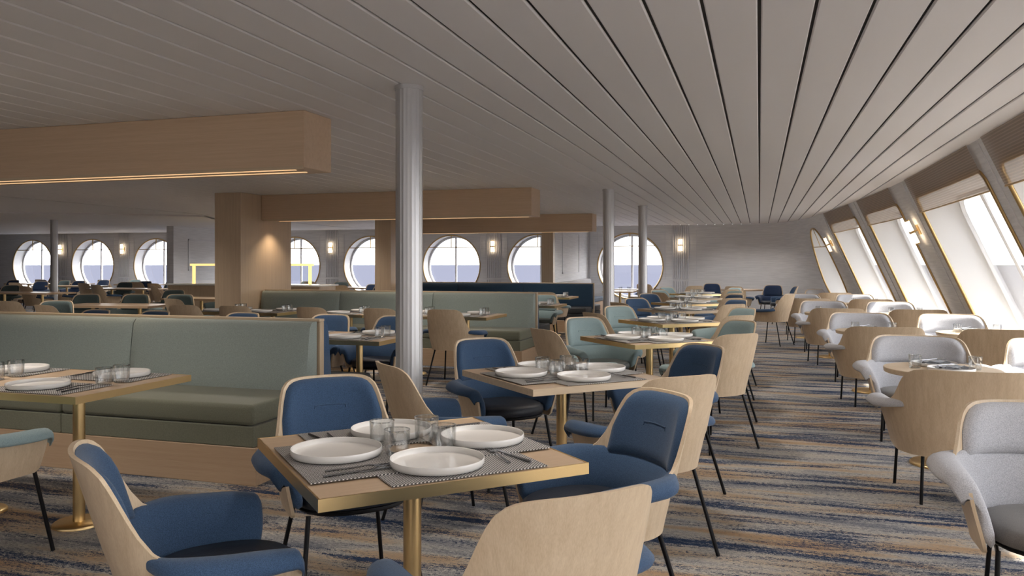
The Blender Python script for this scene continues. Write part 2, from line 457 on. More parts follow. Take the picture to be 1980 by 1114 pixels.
def outline_rr(s0, s1, z0, z1, r, n=6):
    pts = []
    for cx, cz, a0 in ((s1 - r, z1 - r, 0), (s0 + r, z1 - r, PI / 2), (s0 + r, z0 + r, PI), (s1 - r, z0 + r, 1.5 * PI)):
        for k in range(n + 1):
            a = a0 + k / n * PI / 2
            pts.append((cx + r * math.cos(a), cz + r * math.sin(a)))
    return pts
def outline_se(cs, cz, a, b, e=2.0, n=56):
    pts = []
    for k in range(n):
        t = 2 * PI * k / n; c, s_ = math.cos(t), math.sin(t)
        pts.append((cs + a * math.copysign(abs(c) ** (2 / e), c), cz + b * math.copysign(abs(s_) ** (2 / e), s_)))
    return pts
def densify(pts, m):
    out = []
    for i, p in enumerate(pts):
        q = pts[(i + 1) % len(pts)]
        L = math.hypot(q[0] - p[0], q[1] - p[1]); k = max(1, int(L / m))
        for j in range(k): out.append((lerp(p[0], q[0], j / k), lerp(p[1], q[1], j / k)))
    return out

def cell_with_hole(mb, fn, s0, s1, z0, z1, hole, rings=3):
    """rectangle s0..s1 x z0..z1 with a hole, mapped by fn(s, z)"""
    cs = sum(p[0] for p in hole) / len(hole); cz = sum(p[1] for p in hole) / len(hole)
    pts = [(math.atan2(p[1] - cz, p[0] - cs), p) for p in hole]
    for cx, cy in ((s0, z0), (s1, z0), (s0, z1), (s1, z1)):     # exact corner rays
        a = math.atan2(cy - cz, cx - cs)
        srt = sorted(pts)
        for i in range(len(srt)):
            a0, p0 = srt[i]; a1, p1 = srt[(i + 1) % len(srt)]
            if i == len(srt) - 1: a1 += 2 * PI
            aa = a if a >= a0 else a + 2 * PI
            if a0 <= aa <= a1 and a1 - a0 > 1e-9:
                dx, dy = math.cos(a), math.sin(a)
                ex, ey = p1[0] - p0[0], p1[1] - p0[1]
                den = dx * ey - dy * ex
                if abs(den) > 1e-9:
                    u = ((cs - p0[0]) * dy - (cz - p0[1]) * dx) / -den
                    u = max(0, min(1, u))
                    pts.append((a, (p0[0] + ex * u, p0[1] + ey * u)))
                break
    pts = sorted(pts)
    rows = []
    for a, p in pts:
        dx, dy = math.cos(a), math.sin(a); ts = []
        if dx > 1e-9: ts.append((s1 - cs) / dx)
        if dx < -1e-9: ts.append((s0 - cs) / dx)
        if dy > 1e-9: ts.append((z1 - cz) / dy)
        if dy < -1e-9: ts.append((z0 - cz) / dy)
        t = min(ts); q = (cs + dx * t, cz + dy * t)
        rows.append([fn(lerp(p[0], q[0], k / rings), lerp(p[1], q[1], k / rings)) for k in range(rings + 1)])
    mb.grid(rows, closed_u=True)

# floor
mb = MB(); mb.box(-30, 3.4, -6, 22.6, -0.08, 0)
struct(mb.build('floor', 'carpet'))

# ceiling : planks with shadow gaps
mb = MB(); PW = 0.228
k = -50
x = k * PW
while x < 3.0:
    mb.box(x + 0.0075, x + PW - 0.0075, -6, 22.25, 2.45, 2.468)
    x += PW
cl = mb.build('ceiling', 'ceil', bevel=0.006, bseg=1); struct(cl)
gp = MB(); gp.box(-11.45, 3.2, -6, 22.4, 2.469, 2.60)
gb = gp.build('ceiling_backing', 'groove', cl)
# smooth ceiling on the port side with a shallow curved soffit
mb = MB(); mb.box(-30, -11.46, -6, 22.4, 2.45, 2.6)
sm = mb.build('ceiling_smooth', 'ceil_smooth'); struct(sm)
mb = MB(); rows_t = []
arc_in = [(-27, 5.0), (-23, 7.4), (-19, 9.8), (-16.5, 11.3), (-14.7, 12.5), (-13.0, 13.7), (-11.6, 14.8)]
arc_out = [(-30, 8.6), (-25.5, 10.6), (-21, 12.0), (-18.5, 13.0), (-16.5, 14.0), (-14.6, 15.4), (-12.6, 17.1)]
rows_t = [[(a[0], a[1], 2.455), (a[0], a[1], 2.42), (lerp(a[0], b[0], .5), lerp(a[1], b[1], .5), 2.405), (b[0], b[1], 2.42), (b[0], b[1], 2.455)] for a, b in zip(arc_in, arc_out)]
mb.grid(rows_t)
sf = mb.build('ceiling_soffit', 'ceil_smooth', smooth=True); struct(sf)

# window wall
SW = [(-5.4, -2.4), (-1.9, 0.75), (1.2, 3.95), (4.42, 7.56), (8.10, 11.12), (12.25, 14.53), (15.32, 17.9)]
ZW0, ZW1 = 0.42, 2.215
OVS, OVZ, OVA, OVB = 19.72, 1.32, 0.50, 0.88
mb = MB()
def flat_band(sa, sb, za, zb):
    n = max(1, int((sb - sa) / .25)); m = max(1, int((zb - za) / .4))
    mb.grid([[wall_pt(lerp(sa, sb, i / n), lerp(za, zb, j / m)) for j in range(m + 1)] for i in range(n + 1)])
holes = []
for a, b in SW: holes.append((a, b, densify(outline_rr(a, b, ZW0, ZW1, .12), .3)))
holes.append((OVS - OVA, OVS + OVA, outline_se(OVS, OVZ, OVA, OVB, 2.5)))
cur = -6.0
for a, b, h in holes:
    if a - .1 > cur: flat_band(cur, a - .1, 0, HC)
    cell_with_hole(mb, wall_pt, a - .1, b + .1, 0, HC, h, rings=3)
    cur = b + .1
flat_band(cur, STOT, 0, HC)
wr = mb.build('wall_right', 'wall', smooth=True); struct(wr)

# reveals, frames, glass, shades
wi = 0
for a, b, h in holes:
    wi += 1
    oval = (wi == len(holes))
    N = len(h)
    root = empty('window_%d' % wi, wall_pt((a + b) / 2, 0.0)); struct(root)
    Mi = Matrix.Translation(-root.location)
    def loc(p): return tuple(Mi @ Vector(p))
    rv = MB(); rv.grid([[loc(wall_pt(s, z, off)) for off in (0.0, .15, .3, .45)] for s, z in h], closed_u=True)
    rv.build('window_reveal', 'white', root, smooth=True)
    fr = MB(); fr.tube([loc(wall_pt(s, z, -.006)) for s, z in h], 0.019, 8, closed=True)
    fr.build('window_frame', 'goldrim', root, smooth=True)
    # outer glazing frame with rounded corners
    if oval: oh = outline_se(OVS, OVZ, OVA - .06, OVB - .06, 2.5)
    else: oh = densify(outline_rr(a + .04, b - .04, ZW0 + .04, ZW1 - .04, .22), .3)
    ofr = MB()
    if oval: outer = outline_se(OVS, OVZ, OVA + .02, OVB + .02, 2.5)
    else: outer = densify(outline_rr(a - .02, b + .02, ZW0 - .02, ZW1 + .02, .14), .3)
    if len(outer) != len(oh):
        cs = (a + b) / 2; cz = sum(p[1] for p in oh) / len(oh)
        outer = [(cs + (p[0] - cs) * 1.05, cz + (p[1] - cz) * 1.09) for p in oh]
    ofr.grid([[loc(wall_pt(p[0], p[1], o_)) for p, o_ in ((q, .45), (p0, .42), (p0, .47), (q, .48))] for p0, q in zip(oh, outer)], closed_u=True)
    if not oval:
        nm = 1 if b - a < 2.7 else 2
        for m in range(1, nm + 1):
            ss = lerp(a, b, m / (nm + 1))
            ofr.tube([loc(wall_pt(ss, z, .45)) for z in (ZW0 + .03, 1.3, ZW1 - .03)], .022, 6)
    ofr.build('window_mullion', 'white', root)
    gl = MB(); cs = (a + b) / 2; cz = (OVZ if oval else (ZW0 + ZW1) / 2)
    gl.grid([[loc(wall_pt(lerp(p[0], cs, t), lerp(p[1], cz, t), .46)) for t in (0, .5, .98)] for p in oh], closed_u=True)
    gl.build('window_pane', 'pane', root)
    if oval:
        tb = MB(); zb = 1.78
        hw = OVA * (1 - abs((zb - OVZ) / OVB) ** 2.5) ** (1 / 2.5)
        tb.tube([loc(wall_pt(OVS - hw, zb)), loc(wall_pt(OVS + hw, zb))], .010, 6)
        tb.tube([loc(wall_pt(OVS, zb)), loc(wall_pt(OVS, OVZ + OVB))], .008, 6)
        tb.build('window_bar', 'goldrim', root)

shade_words = ['behind the camera', 'beside the camera', 'outside the view', 'nearest', 'second nearest', 'third', 'fourth']
for i, (a, b) in enumerate(SW):
    if i < 3: continue
    sh = MB(); n = 14
    o0 = -.035
    sh.grid([[wall_pt(lerp(a - .03, b + .03, k / n), z, o0) for z in (2.44, 2.33, 2.22, 2.12, 2.03)] for k in range(n + 1)])
    base = empty('window_shade', wall_pt((a + b) / 2, 2.03, o0))
    for v in range(len(sh.v)): sh.v[v] = tuple(Vector(sh.v[v]) - base.location)
    sh.build('shade_cloth', 'shade', base, smooth=True)
    br = MB(); br.tube([wall_pt(lerp(a - .03, b + .03, k / n), 2.025, o0) - base.location for k in range(n + 1)], .008, 6)
    br.build('bottom_bar', 'goldrim', base)
    tag(base, ['', '', 'brown woven blind on the window beside the camera',
               'brown woven blind at the top right corner, on the nearest slanted window',
               'brown woven blind on the widest fully seen slanted window',
               'brown woven blind on the slanted window just beyond the brass wall lamp',
               'brown woven blind on the slanted window next to the narrow oval window'][i], 'blind', 'woven blinds on the slanted windows')

# ------------------------------------------------------------------ back wall with round windows
YB = 22.2
RWX = [-3.42 - 2.65 * k for k in range(9)]
RR, RZ = 0.905, 1.335
mb = MB()
edges = [-1.2] + [x0 for c in RWX for x0 in (c + 1.0, c - 1.0)] + [-30]
fb = lambda x, z: Vector((x, YB, z))
for c in RWX:
    cell_with_hole(mb, fb, c - 1.0, c + 1.0, 0, HC, outline_se(c, RZ, RR, RR), rings=1)
prev = -0.6
for c in RWX:
    mb.grid([[fb(prev, 0), fb(prev, HC)], [fb(c + 1.0, 0), fb(c + 1.0, HC)]]); prev = c - 1.0
mb.grid([[fb(prev, 0), fb(prev, HC)], [fb(-30, 0), fb(-30, HC)]])
struct(mb.build('wall_back', 'wall'))
for i, c in enumerate(RWX):
    root = empty('window_%d' % (wi + 1 + i), (c, YB, RZ)); struct(root)
    circ = outline_se(0, 0, RR, RR)
    rv = MB(); rv.grid([[(p[0], y, p[1]) for y in (0, .2, .4)] for p in circ], closed_u=True)
    rv.build('window_reveal', 'white', root, smooth=True)
    fr = MB(); fr.tube([(p[0], -.008, p[1]) for p in circ], .019, 8, closed=True)
    hz = .55; hw = math.sqrt(RR * RR - hz * hz)
    fr.box(-hw, hw, -.012, .012, hz - .012, hz + .012); fr.box(-.01, .01, -.012, .012, hz, RR)
    fr.build('window_frame', 'goldrim', root)
    ofr = MB(); ci = outline_se(0, 0, RR - .07, RR - .07)
    ofr.grid([[(q[0], .40, q[1]), (p[0], .36, p[1]), (p[0], .42, p[1])] for p, q in zip(ci, circ)], closed_u=True)
    ofr.box(-.025, .025, .37, .42, -RR + .03, RR - .03)
    ofr.build('window_mullion', 'wallpaint', root)
    gl = MB(); gl.ngon([(p[0], .41, p[1]) for p in ci]); gl.build('window_pane', 'pane', root)

mb = MB(); mb.grid([[(-30, -6, 0), (-30, -6, HC)], [(-30, 22.2, 0), (-30, 22.2, HC)]]); struct(mb.build('wall_left', 'wallpaint'))
mb = MB(); mb.grid([[(-30, -6, 0), (-30, -6, HC)], [(3.2, -6, 0), (3.2, -6, HC)]]); struct(mb.build('wall_front', 'wallpaint'))
# baseboards
mb = MB(); mb.box(-30, -.6, YB - .015, YB, 0, .12); struct(mb.build('baseboard_back', 'plinth'))
mb = MB(); mb.grid([[wall_pt(lerp(-6, STOT, k / 90), z, o_) for z, o_ in ((0, -.015), (.12, -.015), (.12, 0))] for k in range(91)])
struct(mb.build('baseboard_right', 'plinth'))
# vertical seam trims on the pillars of the window wall
ti = 0
for s in (7.83, 11.45, 14.92, 18.05, 18.18):
    ti += 1
    mb = MB(); mb.tube([wall_pt(s, z, -.002) for z in (.12, 1.2, 2.44)], .007, 6); struct(mb.build('trim_%d' % ti, 'wallpaint'))
# fluted panels behind the wall lamps
LAMPX = [-2.04] + [-4.745 - 2.65 * k for k in range(8)]
for c in LAMPX:
    ti += 1
    mb = MB()
    for za, zb in ((.98, 2.44), (.12, .93)):
        n = 8; w = .46
        for k in range(n):
            xx = c - w / 2 + w * (k + .5) / n
            mb.box(xx - .019, xx + .019, YB - .022, YB + .001, za, zb)
    struct(mb.build('trim_%d' % ti, 'wallpaint', bevel=.006, bseg=1))
    ti += 1
    mb = MB()
    for xx in (c - .42, c + .42):
        mb.box(xx - .008, xx + .008, YB - .01, YB, .98, 2.3)
    struct(mb.build('trim_%d' % ti, 'wallpaint'))

# partitions near the back wall
def partition(x0, x1, y0, y1, name, mat):
    m = MB(); m.box(x0, x1, y0, y1, 0, 2.449); return struct(m.build(name, mat))
partition(-15.83, -15.6, 18.6, 22.2, 'wall_partition_port', 'wall')
partition(-4.87, -4.6, 18.35, 22.2, 'wall_partition_centre', 'wall')
mb = MB(); mb.box(-4.88, -4.6, 18.2, 18.35, 0, 2.449); ti += 1; struct(mb.build('trim_%d' % ti, 'oak'))
for (x, ya, yb, za, zb) in ((-4.6, 19.1, 21.0, 1.15, 2.2), (-15.6, 19.2, 21.2, 1.2, 2.1)):
    ti += 1; mb = MB()
    for (y0, y1, z0, z1) in ((ya, yb, za, za + .03), (ya, yb, zb - .03, zb), (ya, ya + .03, za, zb), (yb - .03, yb, za, zb)):
        mb.box(x, x + .015, y0, y1, z0, z1)
    struct(mb.build('trim_%d' % ti, 'wallpaint'))

# ------------------------------------------------------------------ wall lamps
def sconce_meshes(root):
    m = MB(); m.box(-.045, .045, -.02, 0, -.07, .07); m.box(-.012, .012, -.08, -.01, -.012, .012)
    m.build('back_plate', 'brass', root, bevel=.003, bseg=1)
    b = MB(); b.box(-.062, .062, -.115, -.06, -.016, .016)
    for dx in (-.031, .031):
        for z in (-.165, .165): b.lathe([(0, z - .008), (.024, z - .008), (.024, z + .008), (0, z + .008)], dx, -.088, 12)
    b.build('brass_band', 'brass', root)
    for dx in (-.031, .031):
        for z0, z1 in ((-.157, -.016), (.016, .157)):
            t = MB(); t.lathe([(.021, z0), (.021, z1)], dx, -.088, 14)
            t.build('glass_tube', 'lamp', root, smooth=True)
sc0 = None
for i, c in enumerate(LAMPX):
    if sc0 is None:
        sc0 = empty('wall_sconce', (c, YB - .022, 1.90)); sconce_meshes(sc0); o = sc0
    else:
        o = copy_tree(sc0); o.location = (c, YB - .022, 1.90)
    ordn = ['furthest right', 'first', 'second', 'third', 'fourth', 'fifth', 'sixth', 'seventh', 'eighth'][i]
    lb = {0: 'lit brass twin-tube wall lamp between the rightmost round window and the plain wall'}.get(i,
        'lit brass twin-tube wall lamp, %s gap between round windows counting leftwards' % ordn)
    tag(o, lb, 'wall lamp', 'wall lamps between the round windows')
for s, lb in ((11.78, 'lit brass twin-tube wall lamp on the slanted pillar between two big windows'),
              (18.62, 'small lit brass wall lamp beside the narrow oval window')):
    o = copy_tree(sc0)
    p = wall_pt(s, 1.84, -.002); up = (wall_pt(s, 2.0) - wall_pt(s, 1.7)).normalized(); tt = (wall_pt(s - .1, 1.84) - wall_pt(s + .1, 1.84)).normalized()
    yy = up.cross(tt).normalized()
    o.matrix_world = Matrix.Translation(p) @ Matrix((tt, yy, up)).transposed().to_4x4()
    tag(o, lb, 'wall lamp', 'wall lamps on the slanted wall')

# ------------------------------------------------------------------ round metal posts
post_lb = ['thick brushed metal post in the middle of the view, ribbed, floor to ceiling',
           'brushed metal post just right of the beams, second from the camera',
           'thin-looking brushed metal post in front of the rightmost round window',
           'distant brushed metal post in front of the leftmost round windows']
for (x, y), lb in zip(((-2.03, 4.47), (-2.06, 11.38), (-2.04, 14.76), (-16.2, 15.2)), post_lb):
    root = empty('metal_post', (x, y, 0))
    m = MB(); m.grid([[((.082 - .0022 * abs(math.sin(k * PI / 8))) * math.cos(k * PI / 80), (.082 - .0022 * abs(math.sin(k * PI / 8))) * math.sin(k * PI / 80), z) for k in range(160)] for z in (0, 2.45)], closed_v=True)
    m.build('post_shaft', 'alu', root, smooth=True, autos=.8)
    m = MB(); m.lathe([(.079, 2.425), (.088, 2.425), (.088, 2.45)], 0, 0, 32); m.lathe([(.088, 0), (.088, .02), (.079, .02)], 0, 0, 32)
    m.build('collar', 'alu', root, smooth=True)
    tag(root, lb, 'post', kind='thing')

# ------------------------------------------------------------------ oak beams and cladding
def beam(x1, y0, y1, z0, x0, lb):
    root = empty('ceiling_beam', (x1, y0, z0))
    m = MB(); m.box(x0 - x1, 0, 0, y1 - y0, .0, 2.449 - z0)
    m.build('beam_casing', 'beam', root, bevel=.004, bseg=1)
    m = MB(); m.box(x0 - x1 + .02, -.008, -.004, .006, -.012, .012)
    m.build('edge_trim', 'oak_x', root)
    m = MB(); m.box(x0 - x1 + .1, -.14, .10, .125, -.004, .0)
    m.build('led_strip', 'led', root)
    m = MB(); m.box(x0 - x1 + .1, -.14, y1 - y0 - .125, y1 - y0 - .10, -.004, .0)
    m.build('led_strip', 'led', root)
    tag(root, lb, 'beam', 'oak ceiling beams', 'thing')
beam(-3.03, 4.92, 5.29, 2.05, -11.4, 'big oak beam box under the ceiling at upper left, nearest of three')
beam(-3.03, 10.76, 11.22, 2.06, -7.385, 'oak ceiling beam joined to the square oak column')
beam(-3.35, 16.6, 17.06, 2.08, -7.745, 'furthest oak ceiling beam, partly hidden by the thick metal post')
for (x0, x1, y0, y1, lb) in ((-7.85, -7.39, 10.25, 11.6, 'square oak-clad column carrying the middle ceiling beam'),
                             (-8.14, -7.75, 16.1, 17.3, 'oak-clad column directly left of the thick metal post')):
    root = empty('oak_column', ((x0 + x1) / 2, (y0 + y1) / 2, 0))
    m = MB(); m.box((x0 - x1) / 2, (x1 - x0) / 2, (y0 - y1) / 2, (y1 - y0) / 2, 0, 2.449)
    m.build('oak_cladding', 'colwood', root, bevel=.004, bseg=1)
    tag(root, lb, 'column', kind='thing')
# recessed warm spots in the underside of the beams
for (x, y) in ((-7.15, 10.98), (-5.2, 10.98), (-5.0, 5.15), (-7.0, 5.15), (-7.2, 16.85), (-6.2, 16.85)):
    ld = bpy.data.lights.new('downlight', 'SPOT'); ld.energy = 9; ld.color = (1, .78, .55); ld.spot_size = 1.9; ld.spot_blend = .8; ld.shadow_soft_size = .04
    lo = bpy.data.objects.new('downlight', ld); COL.objects.link(lo); lo.location = (x, y, 2.03)

# ------------------------------------------------------------------ booths
def curved_back(x0, x1, sgn, yd, mat, parent, name='backrest'):
    """upholstered back module; sgn -1 = seat faces -Y"""
    prof = [(0.0, .44), (.17, .44), (.175, .50), (.155, .62), (.135, .75), (.12, .86), (.105, .93), (.075, .962), (.03, .968), (0, .968)]
    n = 7; rows = []
    for k in range(-1, n + 2):
        if k == -1 or k == n + 1:
            x = x0 if k == -1 else x1; sc = .0
        else:
            t = k / n; x = lerp(x0 + .004, x1 - .004, (1 - math.cos(t * PI)) / 2)
            e = min(x - x0, x1 - x) / .05; sc = .72 + .28 * math.sqrt(max(0, 1 - (1 - min(1, e)) ** 2))
        rows.append([(x, yd + sgn * p[0] * sc, lerp(.44, p[1], 1 if sc else 1)) for p in prof])
    m = MB(); m.grid(rows); return m.build(name, mat, parent, smooth=True, autos=1.2)
def bench(x0, x1, sgn, yd, seat_d, mods, mback, mseat, mlow, lb, grp='booth benches on both sides of the dividers'):
    """yd: plane of the divider face; seat front at yd + sgn*seat_d"""
    root = empty('booth_bench', ((x0 + x1) / 2, yd, 0)); R = -root.location.x, -yd
    X = lambda x: x + R[0]
    yf = sgn * seat_d
    m = MB(); m.box(X(x0), X(x1), min(0, yf), max(0, yf), 0, .235); m.build('plinth', 'plinth', root, bevel=.003, bseg=1)
    edges_ = mods
    for a, b in zip(edges_, edges_[1:]):
        m = MB(); m.box(X(a) + .003, X(b) - .003, min(sgn * .01, yf - sgn * .004), max(sgn * .01, yf - sgn * .004), .236, .365); m.build('seat_base', mlow, root, bevel=.006)
        m = MB(); m.box(X(a) + .003, X(b) - .003, min(sgn * .01, yf), max(sgn * .01, yf), .368, .50); m.build('seat_cushion', mseat, root, bevel=.028, bseg=3, smooth=True, autos=1.2)
        curved_back(X(a), X(b), sgn, 0, mback, root)
    tag(root, lb, 'bench', grp); return root
def divider(x0, x1, y, lb):
    root = empty('booth_divider', ((x0 + x1) / 2, y, 0)); w = (x1 - x0) / 2
    m = MB(); m.box(-w, w, -.028, .028, 0, .965); m.build('panel', 'oak', root, bevel=.003, bseg=1)
    m = MB(); m.box(-w, w, -.034, .034, .966, .985); m.build('top_cap', 'oak_x', root, bevel=.003, bseg=1)
    tag(root, lb, 'divider', 'oak booth dividers')
MODS = [-2.99, -4.5, -6.0, -7.38]
for k, (Y, dx) in enumerate(((5.055, 0), (10.855, 0), (16.72, -.36))):
    nm = ['nearest', 'middle', 'furthest'][k]
    x1 = -2.97 + dx; x0 = -7.37 + (dx if k else -.4)
    mods = [m_ + dx for m_ in MODS][::-1]
    mods[0] = x0 + .01
    if k == 0: mods = [-9.0, -7.5] + [-6.0, -4.5, -2.99]; x0 = -9.01
    divider(x0, x1, Y, '%s low oak divider panel between back-to-back booth benches' % nm)
    front = ('bench_green', 'bench_seat', 'bench_seat') if k < 2 else ('bench_navy', 'bench_dark', 'bench_dark')
    bench(x0, x1, -1, Y - .035, .75, mods, *front,
          ['long sage green booth bench on an oak plinth, nearest to the camera at left',
           'sage green booth bench under the middle beam, facing the camera',
           'dark navy booth bench under the furthest beam, facing the camera'][k])
    bench(x0, x1, 1, Y + .035, .78, mods, 'bench_blue', 'bench_dark', 'bench_dark',
          ['blue booth bench with charcoal seat backing onto the nearest sage bench',
           'blue booth bench seen edge-on behind the middle sage bench',
           'blue booth bench behind the furthest navy bench, seen only at its end'][k])

# grey bench along the centre partition, with a chartreuse end panel
root = empty('banquette', (-4.3, 20.1, 0))
m = MB(); m.box(-.28, .25, -1.75, 1.9, 0, .40); m.build('base', 'plinth', root)
m = MB(); m.box(-.28, .27, -1.75, 1.9, .402, .50); m.build('seat_cushion', 'bench_navy', root, bevel=.02)
m = MB(); prof = [(-1.75, .50), (-1.75, .90), (-1.65, .95), (1.7, .99), (1.88, .95), (1.9, .50)]
m.grid([[(-.28, y, z) for y, z in prof], [(-.16, y, z) for y, z in prof]]); m.ngon([(-.16, y, z) for y, z in prof]); m.ngon([(-.28, y, z) for y, z in prof])
m.build('backrest', 'bench_grey', root, bevel=.012)
m = MB(); m.box(-.285, .27, -1.79, -1.755, 0, .72); m.build('end_panel', 'chartreuse', root)
tag(root, 'pale grey bench along the white partition by the rightmost round window, green end', 'bench')

# buffet counter with a gold frame in the distance
root = empty('buffet_counter', (-11.2, 15.9, 0))
m = MB(); m.box(-2.0, 2.0, -.35, .35, 0, .89); m.build('counter_body', 'oak', root, bevel=.004, bseg=1)
m = MB(); m.box(-2.05, 2.05, -.40, .40, .892, .925); m.build('counter_top', 'counter', root, bevel=.004, bseg=1)
tag(root, 'oak buffet counter with white top behind the square oak column', 'counter')
root = empty('sneeze_guard_frame', (-11.2, 15.9, .926))
m = MB()
m.box(-1.58, -1.53, -.03, .03, 0, .47); m.box(1.53, 1.58, -.03, .03, 0, .47); m.build('post', 'gold_emissive', root)
m = MB(); m.box(-1.62, 1.62, -.06, .06, .42, .47); m.build('top_rail', 'gold_emissive', root)
m = MB(); m.box(-1.53, 1.53, -.004, .004, .08, .42); m.build('guard_glass', 'pane', root)
tag(root, 'gold frame with glass standing on the buffet counter', 'frame')

# ------------------------------------------------------------------ chairs
def chair_plan(a, b, L, e=2.35, n=40):
    pts = [(-a, L)]
    for k in range(n + 1):
        t = -PI / 2 + PI * k / n
        sx, cy = math.sin(t), math.cos(t)
        pts.append((a * math.copysign(abs(sx) ** (2 / e), sx), -b * abs(cy) ** (2 / e)))
    pts.append((a, L))
    # resample by arc length, 0 at the back centre
    d = [0]
    for p, q in zip(pts, pts[1:]): d.append(d[-1] + math.hypot(q[0] - p[0], q[1] - p[1]))
    S = d[-1] / 2
    def at(s):
        x = max(0, min(d[-1], s + S))
        for i in range(len(d) - 1):
            if x <= d[i + 1] or i == len(d) - 2:
                t = (x - d[i]) / max(1e-9, d[i + 1] - d[i]); return Vector((lerp(pts[i][0], pts[i + 1][0], t), lerp(pts[i][1], pts[i + 1][1], t)))
    return at, S

def catmull_loop(pts, n=3):
    out = []; N = len(pts)
    for i in range(N):
        p = [Vector(pts[(i + j) % N]) for j in (-1, 0, 1, 2)]
        for k in range(n):
            t = k / n
            out.append(.5 * ((2 * p[1]) + (-p[0] + p[2]) * t + (2 * p[0] - 5 * p[1] + 4 * p[2] - p[3]) * t * t + (-p[0] + 3 * p[1] - 3 * p[2] + p[3]) * t ** 3))
    return out

def build_chair(name, P, fab, seatmat):
    root = empty(name)
    at, S = chair_plan(P['a'], P['b'], P['L'])
    rim = P['rim']; sS = rim[-1][0]; kS = S / sS
    zt = lambda s: sum(interp(abs(abs(s) / kS + d_), rim) * w_ for d_, w_ in (((-.016, .2), (-.008, .25), (0, .1), (.008, .25), (.016, .2)) if abs(s) / kS < sS - .05 else ((0, 1),)))
    zb0 = P['zb']; ztA = P['za']
    def zb(s):
        u = abs(s) / S
        return zb0 + (.018 * max(0, (u - .95) / .05) ** 2)
    def pt(s, z, off=0.0):
        p = at(s); e = .01; t = at(s + e) - at(s - e)
        if t.length < 1e-9: t = Vector((1, 0))
        t.normalize(); n = Vector((t.y, -t.x))
        if n.dot(Vector((p.x, p.y - .05))) < 0: n = -n
        sc = lerp(P['taper'], 1.0, sstep(z, zb0 - .06, ztA))
        w = 1 - sstep(abs(s) / S, P['w0'], P['w1'])
        lean = -P['lean'] * max(0, z - (ztA - .06)) * w
        return Vector((p.x * sc + n.x * off, p.y * sc + n.y * off + lean, z))
    # columns, denser where the rim falls
    cols = []
    base = sorted(set([0] + [q[0] * kS for q in rim] + [S * i / 26 for i in range(27)]))
    pos = []
    for i, s in enumerate(base):
        if i and s - base[i - 1] < .004: continue
        pos.append(s)
    if pos[-1] < S - 1e-6: pos.append(S)
    cols = [-s for s in pos[::-1][:-1]] + pos
    cols = [c for i, c in enumerate(cols) if i == 0 or c > cols[i - 1]]
    R = 12
    outer = [[pt(s, lerp(zb(s), zt(s), j / R), 0) for j in range(R + 1)] for s in cols]
    inner = [[pt(s, lerp(zb(s), zt(s), j / R), -.013) for j in range(R + 1)] for s in cols]
    m = MB(); rows = [o_ + i_[::-1] for o_, i_ in zip(outer, inner)]
    m.grid(rows, closed_v=True); m.ngon(rows[0]); m.ngon(rows[-1][::-1])
    m.build('shell', 'oak', root, smooth=True, autos=.8)
    # back pad
    bs = P['pad_s'] * kS; pz0 = ztA + .0; R2 = 10; C2 = 22
    T = P['padT']
    def ptop(s): return zt(s * P.get('pad_k', 1.06)) - .010
    front = []; backs = []
    for i in range(C2 + 1):
        s = bs * math.sin(-PI / 2 + PI * i / C2)
        fr, bk = [], []
        for j in range(R2 + 1):
            v = (1 - math.cos(PI * j / R2)) / 2
            z = lerp(pz0, max(pz0 + .01, ptop(s)), v)
            d = min(z - pz0, ptop(s) - z, (bs - abs(s)) * .9)
            th = T * math.sqrt(max(0, 1 - (1 - max(0, min(1, d / (T * 1.1)))) ** 2))
            fr.append(pt(s, z, -.0145 - th)); bk.append(pt(s, z, -.0135))
        front.append(fr); backs.append(bk)
    m = MB(); m.grid([a_ + b_[::-1] for a_, b_ in zip(front, backs)], closed_v=True)
    pad = m.build('back_pad', fab, root, smooth=True, autos=3.2)
    if P.get('stitch'):
        m = MB(); zc = P['stitch']; w_ = .075
        m.tube([pt(s, zc + dz, -.0145 - T) for s, dz in ((-w_, 0), (-w_, .012), (-w_ / 2, .014), (0, .0145), (w_ / 2, .014), (w_, .012), (w_, 0))], .0028, 6)
        m.build('stitched_slot', fab, pad, smooth=True)
    # wrap pad with arm wings
    F = P['wing']; C3 = 44; rows = []
    for i in range(C3 + 1):
        s = lerp(-S + .028, S - .028, (i - 3) / (C3 - 6))
        if i < 3: s = -(S - (.002, .007, .016)[i])
        if i > C3 - 3: s = S - (.002, .007, .016)[C3 - i]
        u = abs(s) / S
        f_ = sstep(u, P['f0'], P['f1']) * (1 - .35 * sstep(u, .80, 1.0)) * F
        k_ = 1 if f_ > 1e-4 else 0
        zr = min(zt(s), ztA - .0) if u > P['f0'] else ztA - .0
        low = P['zb'] + .045
        lp = [(-.0145, low), (-.05, low - .005), (-.058, lerp(low, zr, .4)), (-.052, lerp(low, zr, .75)), (-.040 + .15 * f_, zr + .0 + .012 * k_),
              (-.026 + .45 * f_, zr + .010 + .018 * k_), (-.0165 + .85 * f_, zr + .006 + .014 * k_), (-.0145 + 1.05 * f_, zr + .000 - .12 * f_),
              (-.0145 + .8 * f_, zr - .004 - .22 * f_), (-.0145 + .4 * f_ + .014 * k_ * min(1, f_ * 30), zr - .006 + .010 * k_), (-.0145, zr - .01 + .0135 * k_)]
        lp = catmull_loop(lp, 2)
        endk = min(i, C3 - i)
        if endk < 3:
            c = sum(lp, Vector((0, 0))) / len(lp); q = (.62, .86, .97)[endk]
            lp = [c + (v - c) * q for v in lp]
        rows.append([pt(s, v[1], v[0]) for v in lp])
    m = MB(); m.grid(rows, closed_v=True); m.ngon(rows[0][::-1]); m.ngon(rows[-1])
    m.build('wrap_pad', fab, root, smooth=True, autos=3.2)
    # seat cushion
    n = 40; prof = [(.0, 0), (.90, 0), (.985, .008), (1.0, .028), (.985, .052), (.90, .066), (.6, .072), (0, .074)]
